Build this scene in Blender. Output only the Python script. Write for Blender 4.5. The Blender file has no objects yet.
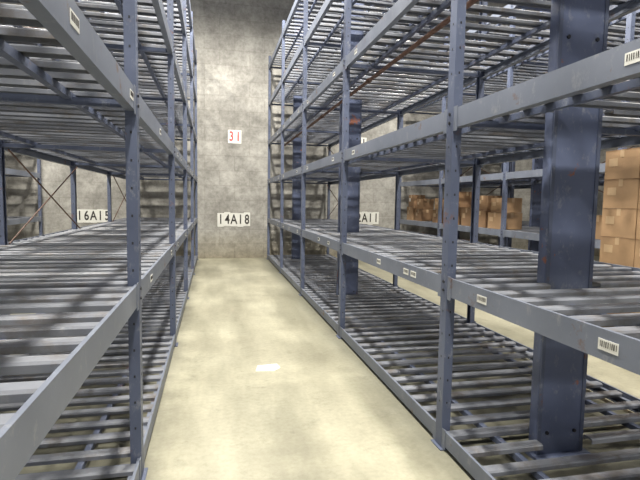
import bpy, math, random
from mathutils import Vector, Matrix
random.seed(7)
scene = bpy.context.scene
H_CAM = 1.6; F = 480.0

# ---------------------------------------------------------------- materials
def new_mat(name):
    m = bpy.data.materials.new(name); m.use_nodes = True
    nt = m.node_tree
    return m, nt, nt.nodes['Principled BSDF']
def N(nt, t, **kw):
    n = nt.nodes.new(t)
    for k, v in kw.items():
        if k in n.inputs: n.inputs[k].default_value = v
        else: setattr(n, k, v)
    return n
def ramp(nt, stops, interp='LINEAR'):
    r = nt.nodes.new('ShaderNodeValToRGB'); cr = r.color_ramp; cr.interpolation = interp
    while len(cr.elements) < len(stops): cr.elements.new(0.5)
    for e, (p, c) in zip(cr.elements, stops):
        e.position = p; e.color = (c[0], c[1], c[2], 1)
    return r
def noise(nt, vec, scale, detail=4, rough=0.6, stretch=(1, 1, 1)):
    mp = N(nt, 'ShaderNodeMapping'); mp.inputs['Scale'].default_value = stretch
    nt.links.new(vec, mp.inputs['Vector'])
    n = N(nt, 'ShaderNodeTexNoise'); n.inputs['Scale'].default_value = scale
    n.inputs['Detail'].default_value = detail; n.inputs['Roughness'].default_value = rough
    nt.links.new(mp.outputs[0], n.inputs['Vector']); return n
def mix(nt, a, b, fac, mode='MIX'):
    m = nt.nodes.new('ShaderNodeMix'); m.data_type = 'RGBA'; m.blend_type = mode
    for sock, v in ((m.inputs[6], a), (m.inputs[7], b), (m.inputs[0], fac)):
        if isinstance(v, (int, float)): sock.default_value = v
        elif isinstance(v, tuple): sock.default_value = (*v, 1)
        else: nt.links.new(v, sock)
    return m.outputs[2]

def painted_steel(name, c1, c2, rust=(0.16, 0.09, 0.06), rust_lo=0.61, rust_hi=0.70, rough=0.48, spec=0.42, scuff=(0.33, 0.34, 0.36), rscale=5.0):
    m, nt, b = new_mat(name)
    tc = N(nt, 'ShaderNodeTexCoord').outputs['Object']
    n1 = noise(nt, tc, 2.2, 5); r1 = ramp(nt, [(0.3, c1), (0.7, c2)]); nt.links.new(n1.outputs[0], r1.inputs[0])
    n2 = noise(nt, tc, rscale, 8, 0.7); r2 = ramp(nt, [(rust_lo, (0, 0, 0)), (rust_hi, (1, 1, 1))]); nt.links.new(n2.outputs[0], r2.inputs[0])
    n3 = noise(nt, tc, 17, 8, 0.75, (1, 1, 0.6)); r3 = ramp(nt, [(0.56, (0, 0, 0)), (0.72, (0.6, 0.6, 0.6))]); nt.links.new(n3.outputs[0], r3.inputs[0])
    c = mix(nt, r1.outputs[0], scuff, r3.outputs[0])
    nt.links.new(mix(nt, c, rust, r2.outputs[0]), b.inputs['Base Color'])
    b.inputs['Roughness'].default_value = rough
    b.inputs['Specular IOR Level'].default_value = spec
    return m
def plain(name, c, rough=0.7, var=0.15, scale=12):
    m, nt, b = new_mat(name)
    tc = N(nt, 'ShaderNodeTexCoord').outputs['Object']
    n1 = noise(nt, tc, scale, 4)
    r1 = ramp(nt, [(0.3, tuple(x*(1-var) for x in c)), (0.7, tuple(min(1, x*(1+var)) for x in c))])
    nt.links.new(n1.outputs[0], r1.inputs[0]); nt.links.new(r1.outputs[0], b.inputs['Base Color'])
    b.inputs['Roughness'].default_value = rough
    return m

M_POST = painted_steel('blue_post_paint', (0.080, 0.097, 0.158), (0.110, 0.133, 0.208), rust=(0.17, 0.085, 0.065))
M_BEAM = painted_steel('blue_beam_paint', (0.145, 0.166, 0.222), (0.19, 0.213, 0.275))
M_SLAT = painted_steel('worn_slat_steel', (0.155, 0.168, 0.205), (0.25, 0.265, 0.308), rust=(0.14, 0.12, 0.105), rust_lo=0.50, rust_hi=0.72, rough=0.45, spec=0.5)
M_DARK = plain('dark_bolt_steel', (0.02, 0.022, 0.03), 0.5)
M_COL = painted_steel('column_blue_paint', (0.095, 0.118, 0.205), (0.13, 0.158, 0.26), rust=(0.30, 0.12, 0.08), rust_lo=0.62, rust_hi=0.645, rscale=3.4)
M_WHITE = plain('white_card', (0.76, 0.76, 0.73), 0.6, 0.05)
M_BLACK = plain('black_ink', (0.03, 0.025, 0.025), 0.6)
M_RED = plain('red_ink', (0.55, 0.04, 0.05), 0.6)
M_CARD = plain('brown_cardboard', (0.40, 0.255, 0.145), 0.8, 0.15, 3)
M_CARD2 = plain('dark_cardboard', (0.30, 0.18, 0.10), 0.8, 0.15, 3)
M_TAPE = plain('packing_tape', (0.52, 0.37, 0.23), 0.35, 0.05)
M_PIPE = plain('rusty_pipe', (0.13, 0.065, 0.045), 0.6, 0.3)
M_WOOD = plain('pallet_wood', (0.38, 0.27, 0.16), 0.8, 0.25, 8)
M_PAPER = plain('paper', (0.9, 0.9, 0.88), 0.6, 0.03)
M_LAMP = plain('lamp_housing', (0.5, 0.5, 0.5), 0.4)
M_CEIL = plain('ceiling_paint', (0.30, 0.30, 0.30), 0.9)

# floor: cream along the aisles, multiplied to a darker grey under the racks
M_FLOOR, nt, b = new_mat('worn_concrete_floor')
tc = N(nt, 'ShaderNodeTexCoord').outputs['Object']
n1 = noise(nt, tc, 0.8, 7, 0.6); r1 = ramp(nt, [(0.30, (0.40, 0.38, 0.29)), (0.52, (0.52, 0.50, 0.385)), (0.72, (0.61, 0.59, 0.465))]); nt.links.new(n1.outputs[0], r1.inputs[0])
n2 = noise(nt, tc, 1.0, 4, 0.5, (2.2, 0.5, 1)); r2 = ramp(nt, [(0.36, (0.55, 0.55, 0.53)), (0.60, (1, 1, 1))]); nt.links.new(n2.outputs[0], r2.inputs[0])
n3 = noise(nt, tc, 26, 6, 0.7); r3 = ramp(nt, [(0.3, (0.78, 0.77, 0.75)), (0.6, (1, 1, 1))]); nt.links.new(n3.outputs[0], r3.inputs[0])
n4 = noise(nt, tc, 4, 9, 0.75); r4 = ramp(nt, [(0.30, (0.55, 0.55, 0.53)), (0.44, (1, 1, 1))]); nt.links.new(n4.outputs[0], r4.inputs[0])
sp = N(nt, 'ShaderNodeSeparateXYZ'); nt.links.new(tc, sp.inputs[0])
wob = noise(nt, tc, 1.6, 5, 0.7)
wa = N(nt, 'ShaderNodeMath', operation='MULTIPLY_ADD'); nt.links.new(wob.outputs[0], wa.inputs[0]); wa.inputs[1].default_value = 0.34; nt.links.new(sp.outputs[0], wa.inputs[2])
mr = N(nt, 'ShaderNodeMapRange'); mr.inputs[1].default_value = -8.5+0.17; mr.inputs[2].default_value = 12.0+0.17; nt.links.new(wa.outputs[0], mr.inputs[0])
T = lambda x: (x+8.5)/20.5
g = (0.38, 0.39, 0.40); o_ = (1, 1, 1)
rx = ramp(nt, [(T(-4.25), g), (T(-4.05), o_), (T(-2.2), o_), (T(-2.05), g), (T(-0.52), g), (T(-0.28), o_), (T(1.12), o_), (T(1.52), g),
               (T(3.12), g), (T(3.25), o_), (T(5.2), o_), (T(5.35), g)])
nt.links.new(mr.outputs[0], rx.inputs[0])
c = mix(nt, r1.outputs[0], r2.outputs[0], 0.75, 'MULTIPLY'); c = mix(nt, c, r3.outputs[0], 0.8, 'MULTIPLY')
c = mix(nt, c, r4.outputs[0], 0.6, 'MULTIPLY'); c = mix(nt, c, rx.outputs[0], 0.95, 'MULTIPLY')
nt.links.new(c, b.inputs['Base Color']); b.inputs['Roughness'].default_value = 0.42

# wall concrete block
M_WALL, nt, b = new_mat('weathered_concrete_wall')
tc = N(nt, 'ShaderNodeTexCoord').outputs['Object']
sp = N(nt, 'ShaderNodeSeparateXYZ'); nt.links.new(tc, sp.inputs[0])
ad = N(nt, 'ShaderNodeMath', operation='ADD'); nt.links.new(sp.outputs[0], ad.inputs[0]); nt.links.new(sp.outputs[1], ad.inputs[1])
cb = N(nt, 'ShaderNodeCombineXYZ'); nt.links.new(ad.outputs[0], cb.inputs[0]); nt.links.new(sp.outputs[2], cb.inputs[1])
br = N(nt, 'ShaderNodeTexBrick'); nt.links.new(cb.outputs[0], br.inputs['Vector'])
br.inputs['Scale'].default_value = 1.0; br.inputs['Brick Width'].default_value = 0.8; br.inputs['Row Height'].default_value = 0.4
br.inputs['Mortar Size'].default_value = 0.012
br.inputs['Color1'].default_value = (0.96, 0.96, 0.96, 1); br.inputs['Color2'].default_value = (0.82, 0.82, 0.82, 1); br.inputs['Mortar'].default_value = (0.74, 0.73, 0.72, 1)
n1 = noise(nt, tc, 0.9, 9, 0.7); r1 = ramp(nt, [(0.3, (0.29, 0.28, 0.26)), (0.5, (0.43, 0.418, 0.395)), (0.72, (0.62, 0.61, 0.585))]); nt.links.new(n1.outputs[0], r1.inputs[0])
n2 = noise(nt, tc, 7, 8, 0.75); r2 = ramp(nt, [(0.32, (0.55, 0.55, 0.54)), (0.6, (1, 1, 1))]); nt.links.new(n2.outputs[0], r2.inputs[0])
rz = ramp(nt, [(0.0, (0.80, 0.74, 0.60)), (0.55, (0.92, 0.90, 0.84)), (0.8, (1, 1, 1))]); nt.links.new(sp.outputs[2], rz.inputs[0])
c = mix(nt, r1.outputs[0], br.outputs['Color'], 0.75, 'MULTIPLY'); c = mix(nt, c, r2.outputs[0], 0.85, 'MULTIPLY'); c = mix(nt, c, rz.outputs[0], 0.9, 'MULTIPLY')
nt.links.new(c, b.inputs['Base Color']); b.inputs['Roughness'].default_value = 0.9

# ---------------------------------------------------------------- mesh builder
class MB:
    def __init__(s): s.v = []; s.f = []; s.m = []; s.mats = []
    def mi(s, mat):
        if mat not in s.mats: s.mats.append(mat)
        return s.mats.index(mat)
    def box(s, x0, x1, y0, y1, z0, z1, mat):
        s.prism([(x0, y0), (x1, y0), (x1, y1), (x0, y1)], 'Z', z0, z1, mat)
    def prism(s, prof, axis, a0, a1, mat):
        n = len(prof); o = len(s.v); k = s.mi(mat)
        for a in (a0, a1):
            for (p, q) in prof:
                s.v.append({'X': (a, p, q), 'Y': (p, a, q), 'Z': (p, q, a)}[axis])
        for i in range(n):
            j = (i+1) % n; s.f.append((o+i, o+j, o+n+j, o+n+i)); s.m.append(k)
        s.f.append(tuple(o+i for i in reversed(range(n)))); s.f.append(tuple(o+n+i for i in range(n))); s.m += [k, k]
    def rod(s, p, q, r, mat, n=8):
        p = Vector(p); q = Vector(q); d = (q-p).normalized()
        u = d.orthogonal().normalized(); w = d.cross(u); o = len(s.v); k = s.mi(mat)
        for c in (p, q):
            for i in range(n):
                a = 2*math.pi*i/n; s.v.append(tuple(c+u*r*math.cos(a)+w*r*math.sin(a)))
        for i in range(n):
            j = (i+1) % n; s.f.append((o+i, o+j, o+n+j, o+n+i)); s.m.append(k)
        s.f.append(tuple(o+i for i in reversed(range(n)))); s.f.append(tuple(o+n+i for i in range(n))); s.m += [k, k]
    def build(s, name, parent=None, loc=None):
        me = bpy.data.meshes.new(name); me.from_pydata(s.v, [], s.f)
        for m in s.mats: me.materials.append(m)
        me.polygons.foreach_set('material_index', s.m)
        import bmesh
        bm = bmesh.new(); bm.from_mesh(me); bmesh.ops.recalc_face_normals(bm, faces=bm.faces); bm.to_mesh(me); bm.free()
        ob = bpy.data.objects.new(name, me); scene.collection.objects.link(ob)
        if parent: ob.parent = parent
        if loc: ob.location = loc
        return ob

# ---------------------------------------------------------------- layout
Y0, BAY = 2.82, 2.58
posts_y = [Y0 + BAY*i for i in range(-2, 5)]
WALL_Y = 13.42
LEVELS = [0.13, 1.13, 2.19, 3.23, 4.27, 5.24]      # top of the beams
POST_TOP = 5.45
COLS = [(2.165, 2.60), (2.12, 7.42), (2.15, 12.2)]
CW, CD = 0.168, 0.045      # column half width / half depth

def rack(name, xa, xb, ys, columns=(), levels=LEVELS, labelside=None, brace=(), pitch=0.185):
    """xa, xb : the two long faces (xa < xb). Front faces look outward."""
    b = MB(); pw = 0.082; pd = 0.06; t = 0.006
    for fx, sg in ((xa, 1), (xb, -1)):       # sg: direction into the rack
        for y in ys:
            x0, x1 = fx, fx+sg*pd; h = pw/2
            prof = [(x0, y-h), (x1, y-h), (x1, y-h+0.018), (x1-sg*t, y-h+0.018), (x1-sg*t, y-h+t), (x0+sg*t, y-h+t),
                    (x0+sg*t, y+h-t), (x1-sg*t, y+h-t), (x1-sg*t, y+h-0.018), (x1, y+h-0.018), (x1, y+h), (x0, y+h)]
            b.prism(prof, 'Z', 0.008, POST_TOP, M_POST)
            b.box(min(x0-sg*0.02, x1+sg*0.02), max(x0-sg*0.02, x1+sg*0.02), y-0.07, y+0.07, 0, 0.008, M_POST)
            z = 0.3
            while z < POST_TOP-0.1:      # punched slots
                if all(abs(z-L+0.05) > 0.12 for L in levels):
                    b.box(min(x0-sg*0.0015, x0), max(x0-sg*0.0015, x0), y-0.005, y+0.005, z, z+0.014, M_DARK)
                    b.box((x0+x1)/2-0.005, (x0+x1)/2+0.005, y-h-0.0015, y-h, z, z+0.014, M_DARK)
                z += 0.15
            for L in levels[1:]:      # connector bolts
                for dz in (-0.03, -0.085):
                    b.rod((x0-sg*0.008, y, L+dz), (x0, y, L+dz), 0.010, M_DARK, 6)
        for i in range(len(ys)-1):
            ya, yb = ys[i]+pw/2, ys[i+1]-pw/2
            for li, L in enumerate(levels):
                bh = 0.12 if li else 0.10
                xo = fx+sg*0.006; xi = fx+sg*0.055
                prof = [(xo, L-bh), (xi, L-bh), (xi, L-bh+0.007), (xo+sg*0.007, L-bh+0.007), (xo+sg*0.007, L-0.045), (xi, L-0.045), (xi, L-0.038),
                        (xo+sg*0.016, L-0.038), (xo+sg*0.016, L), (xo, L)]
                b.prism(prof, 'Y', ya, yb, M_BEAM)
                for ye, s2 in ((ya, 1), (yb, -1)):    # end plates
                    b.box(min(xo, xo-sg*0.004), max(xo, xo-sg*0.004), min(ye, ye+s2*0.045), max(ye, ye+s2*0.045), L-bh-0.02, L+0.01, M_BEAM)
    for y in ys:
        for L in levels:
            b.box(xa+0.05, xb-0.05, y-0.018, y+0.018, L-0.10, L-0.06, M_POST)
    for i in brace:
        for k in (1, 2, 3):
            xr = xb-0.09 if abs(xa) < abs(xb) else xa+0.09
            b.rod((xr, ys[i], levels[k]), (xr, ys[i+1], levels[k+1]-0.12), 0.009, M_PIPE, 6)
            b.rod((xr+0.02, ys[i+1], levels[k]), (xr+0.02, ys[i], levels[k+1]-0.12), 0.009, M_PIPE, 6)
    for i in range(len(ys)-1):
        span = ys[i+1]-ys[i]; n = int(span/pitch)
        for li, L in enumerate(levels):
            for s in range(n):
                y = ys[i]+(s+0.5)*span/n + random.uniform(-0.012, 0.012); w = 0.038
                top = L-0.006+random.uniform(-0.004, 0.002); bot = L-0.038
                prof = [(y-w, bot), (y-w, top-0.008), (y-w+0.010, top), (y+w-0.010, top), (y+w, top-0.008), (y+w, bot),
                        (y+w-0.005, bot), (y+w-0.005, top-0.012), (y-w+0.005, top-0.012), (y-w+0.005, bot)]
                segs = [(xa+0.024, xb-0.024)]
                for cx, cy in columns:
                    if abs(cy-y) < CD+0.05: segs = [(xa+0.024, cx-CW-0.01), (cx+CW+0.01, xb-0.024)]
                for a, c_ in segs: b.prism(prof, 'X', a, c_, M_SLAT)
        for L in levels:   # support rails under slats
            for fr in (0.20, 0.80):
                xm = xa+(xb-xa)*fr
                b.box(xm-0.018, xm+0.018, ys[i], ys[i+1], L-0.075, L-0.038, M_POST)
    if labelside:
        fx, sg = (xa, 1) if labelside == 'a' else (xb, -1)
        xo = fx+sg*0.006
        near = {('a', 1): (1.50, 2.38, 3.32, 3.46), ('a', 2): (1.46,), ('b', 2): (1.62, 2.66)}
        for li, L in enumerate(levels[1:4], 1):
            pos = []
            for y in ys[2:-1]:
                pos += [y+o+random.uniform(-0.05, 0.05) for o in random.choice([(0.5, 2.16), (0.62, 1.22), (0.45, 1.33, 2.2)])]
            if (labelside, li) in near:
                pos = list(near[(labelside, li)]) + [q for q in pos if q > 3.9]
            for yy in pos:
                w = 0.048; zc = L-0.06
                b.box(min(xo, xo-sg*0.002), max(xo, xo-sg*0.002), yy-w, yy+w, zc-0.022, zc+0.022, M_WHITE)
                for q in range(9):
                    yq = yy-0.038+q*0.0095
                    b.box(min(xo-sg*0.002, xo-sg*0.003), max(xo-sg*0.002, xo-sg*0.003), yq-0.0028, yq+random.uniform(-0.001, 0.002), zc-0.008, zc+0.015, M_BLACK)
    return b.build(name)

rack('storage_rack', -2.10, -0.400, posts_y, labelside='b', brace=(3, 5))
rack('storage_rack', 1.455, 3.20, posts_y, columns=COLS, labelside='a', brace=(5,))
rack('storage_rack', 5.25, 6.95, posts_y[3:], brace=(0, 2))
rack('storage_rack', -5.85, -4.15, posts_y[2:], brace=(1, 3))
rack('storage_rack', 7.15, 8.85, posts_y[2:])

# ---------------------------------------------------------------- steel columns standing in the rack
def column(cx, cy, top=8.58):
    b = MB(); w = CW; d = CD; c = 0.012
    prof = [(cx-w+c, cy-d), (cx+w-c, cy-d), (cx+w, cy-d+c), (cx+w, cy+d-c), (cx+w-c, cy+d), (cx-w+c, cy+d), (cx-w, cy+d-c), (cx-w, cy-d+c)]
    b.prism(prof, 'Z', 0.02, top, M_COL)
    for s in (-1, 1):      # welded edge bars
        b.box(cx+s*(w-0.012)-0.012, cx+s*(w-0.012)+0.012, cy-d-0.006, cy-d, 0.02, top, M_POST)
    b.box(cx-w-0.03, cx+w+0.03, cy-d-0.05, cy+d+0.05, 0, 0.02, M_COL)
    for sx in (-1, 1):
        for z in (0.16, 2.42, 2.6):
            b.rod((cx+sx*0.10, cy-d-0.010, z), (cx+sx*0.10, cy-d, z), 0.012, M_DARK, 6)
    return b.build('steel_column')
for c_ in COLS: column(*c_)
column(7.05, 9.4)

# ---------------------------------------------------------------- room shell
def slab(name, x0, x1, y0, y1, z0, z1, mat):
    b = MB(); b.box(x0, x1, y0, y1, z0, z1, mat); return b.build(name)
XL, XR, YN, HT = -8.5, 12.0, -7.0, 8.6
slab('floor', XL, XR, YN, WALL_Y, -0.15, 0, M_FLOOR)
slab('wall_back', XL, XR, WALL_Y, WALL_Y+0.2, -0.15, HT, M_WALL)
slab('wall_left', XL-0.2, XL, YN, WALL_Y+0.2, -0.15, HT, M_WALL)
slab('wall_right', XR, XR+0.2, YN, WALL_Y+0.2, -0.15, HT, M_WALL)
slab('ceiling', XL-0.2, XR+0.2, YN, WALL_Y+0.2, HT, HT+0.2, M_CEIL)

# ---------------------------------------------------------------- wall signs
def sign(txt, cx, cz, cw, ch, ink, gap=0.012, name='aisle_sign'):
    b = MB(); n = len(txt); tot = n*cw
    b.box(-tot/2, tot/2, -0.006, 0, -ch/2*0.97, ch/2*0.97, M_WHITE)
    for i in range(n):
        x = -tot/2+(i+0.5)*cw; dz = random.uniform(-0.02, 0.02) if n > 2 else 0
        b.box(x-cw/2+gap/2, x+cw/2-gap/2, -0.012, -0.006, dz-ch/2, dz+ch/2, M_WHITE)
    ob = b.build(name, loc=(cx, WALL_Y-0.001, cz))
    for i, chh in enumerate(txt):
        cu = bpy.data.curves.new('digit', 'FONT'); cu.body = chh; cu.size = ch*0.98; cu.align_x = 'CENTER'; cu.align_y = 'CENTER'
        cu.extrude = 0.002; cu.offset = 0.006
        tmp = bpy.data.objects.new('tmp', cu); scene.collection.objects.link(tmp)
        bpy.context.view_layer.update()
        me = bpy.data.meshes.new_from_object(tmp.evaluated_get(bpy.context.evaluated_depsgraph_get()))
        bpy.data.objects.remove(tmp)
        me.materials.clear(); me.materials.append(ink)
        d = bpy.data.objects.new('digit_%d' % (i+1), me); scene.collection.objects.link(d)
        d.parent = ob; d.location = (-tot/2+(i+0.5)*cw, -0.016, 0); d.rotation_euler = (math.pi/2, 0, 0); d.scale = (0.72, 1, 1)
    return ob
sign('14A18', 0.56, 1.07, 0.178, 0.37, M_BLACK)
sign('31', 0.58, 3.32, 0.18, 0.36, M_RED)
sign('16A15', -3.02, 1.14, 0.165, 0.34, M_BLACK)
sign('12A11', 4.32, 1.14, 0.175, 0.36, M_BLACK)
sign('21', 4.15, 3.28, 0.18, 0.36, M_BLACK)

# ---------------------------------------------------------------- pipe, paper
b = MB(); b.rod((1.86, -2.2, 3.08), (1.86, 13.3, 3.08), 0.022, M_PIPE, 12)
for y in posts_y: b.rod((1.86, y+0.3, 3.08), (1.86, y+0.36, 3.08), 0.032, M_PIPE, 12)
b.build('sprinkler_pipe')

b = MB(); b.prism([(-0.12, -0.08), (0.05, -0.10), (0.12, -0.02), (0.10, 0.09), (-0.09, 0.07)], 'Z', 0.0, 0.004, M_PAPER)
o = b.build('paper_scrap', loc=(0.51, 4.50, 0.0))

# ---------------------------------------------------------------- cardboard boxes
def cbox(x, y, z, w, d, h, mat=None, rz=0):
    b = MB(); mat = mat or M_CARD
    b.box(-w/2, w/2, -d/2, d/2, 0, h, mat)
    e = 0.002
    b.box(-w/2-e, -w/2, -0.03, 0.03, h-0.09, h, M_TAPE); b.box(-w/2, w/2, -0.03, 0.03, h, h+e, M_TAPE)
    b.box(-w/2+0.0, w/2, -0.003, 0.003, h, h+e*1.4, M_DARK)
    b.box(-w/2-e, -w/2, d*0.12, d*0.38, h*0.45, h*0.72, M_WHITE if random.random() < 0.3 else M_TAPE)
    b.box(-0.03, 0.03, -d/2-e, -d/2, h-0.09, h, M_TAPE)
    b.box(-w/2-e, w/2+e, -d/2-e, -d/2, h-0.006, h, M_CARD2)
    b.box(-w/2-e, -w/2, -d/2, d/2, h-0.006, h, M_CARD2)
    o = b.build('cardboard_box', loc=(x, y, z)); o.rotation_euler[2] = rz; return o
b = MB()
for yy in (-0.5, 0, 0.5): b.box(-0.5, 0.5, yy-0.05, yy+0.05, 0, 0.1, M_WOOD)
for k in range(7): b.box(-0.5+k*0.15, -0.5+k*0.15+0.1, -0.53, 0.53, 0.1, 0.125, M_WOOD)
b.build('wooden_pallet', loc=(5.42, 4.765, 0))
z = 0.125
for lay in range(6):
    hh = 0.36
    for ix in range(2):
        for iy in range(2):
            if lay == 5 and ix == 1 and iy == 0: continue
            cbox(5.17+ix*0.50, 4.505+iy*0.53, z, 0.48, 0.515, hh, random.choice([M_CARD, M_CARD, M_CARD2]), random.uniform(-0.012, 0.012))
    z += hh+0.003
for i in (0, 1, 2):
    for L, p in ((LEVELS[1], 1.0), (LEVELS[0], 0.6)):
        y = posts_y[3+i]+0.45
        while y < posts_y[4+i]-0.4:
            if random.random() < p*(1 if i == 1 else 0.3):
                w = random.uniform(0.35, 0.5); d = random.uniform(0.4, 0.5); h = random.uniform(0.3, 0.42)
                mt = random.choice([M_CARD, M_CARD2])
                cbox(5.60, y, L-0.004, w, d-0.02, h, mt, random.uniform(-0.04, 0.04))
                if random.random() < 0.6: cbox(5.62, y, L+h+0.001, w*0.9, d*0.85, h*0.9, random.choice([M_CARD, M_CARD2]), random.uniform(-0.06, 0.06))
            y += 0.56

# ---------------------------------------------------------------- high-bay lamps (reflector = wide downward cone)
def lamp(x, y, power, col=(1.0, 0.95, 0.84)):
    z = 7.5; b = MB(); k = b.mi(M_LAMP); n = 20; prof = [(0.05, 0.34), (0.10, 0.30), (0.14, 0.16), (0.24, 0.02), (0.25, 0.0), (0.235, 0.0), (0.12, 0.15), (0.04, 0.2)]
    for r, zz in prof:
        for i in range(n):
            a = 2*math.pi*i/n; b.v.append((r*math.cos(a), r*math.sin(a), zz))
    for j in range(len(prof)-1):
        for i in range(n):
            i2 = (i+1) % n; b.f.append((j*n+i, j*n+i2, (j+1)*n+i2, (j+1)*n+i)); b.m.append(k)
    b.rod((0, 0, 0.30), (0, 0, HT-z-0.001), 0.012, M_DARK)
    o = b.build('high_bay_lamp', loc=(x, y, z))
    ld = bpy.data.lights.new('bulb', 'SPOT'); ld.energy = power; ld.color = col; ld.shadow_soft_size = 0.18
    ld.spot_size = math.radians(164); ld.spot_blend = 0.55
    l = bpy.data.objects.new('bulb', ld); scene.collection.objects.link(l); l.parent = o; l.location = (0, 0, -0.05)
for y in (-0.5, 4.3, 9.0):
    lamp(0.5, y, 1900)
    lamp(4.2, y, 1350)
    lamp(-3.1, y, 1700)
lamp(10.2, 6, 1300)

w = bpy.data.worlds.new('world'); scene.world = w; w.use_nodes = True
w.node_tree.nodes['Background'].inputs[0].default_value = (1.0, 0.99, 0.97, 1)
w.node_tree.nodes['Background'].inputs[1].default_value = 0.78

# ---------------------------------------------------------------- camera
cam = bpy.data.cameras.new('camera'); co = bpy.data.objects.new('camera', cam); scene.collection.objects.link(co)
scene.camera = co; cam.sensor_width = 36; cam.lens = F/640*36; cam.clip_start = 0.05
roll = math.radians(0.9)
dx, dy = 213-320, 240-200
ux = dx*math.cos(roll)-dy*math.sin(roll); uy = dx*math.sin(roll)+dy*math.cos(roll)
p = math.atan(uy/F); ps = math.atan(-ux/F*math.cos(p))
M = Matrix.Rotation(-ps, 4, 'Z') @ Matrix.Rotation(math.pi/2-p, 4, 'X') @ Matrix.Rotation(roll, 4, 'Z')
co.rotation_euler = M.to_euler(); co.location = (0, 0, H_CAM)
scene.view_settings.view_transform = 'Standard'
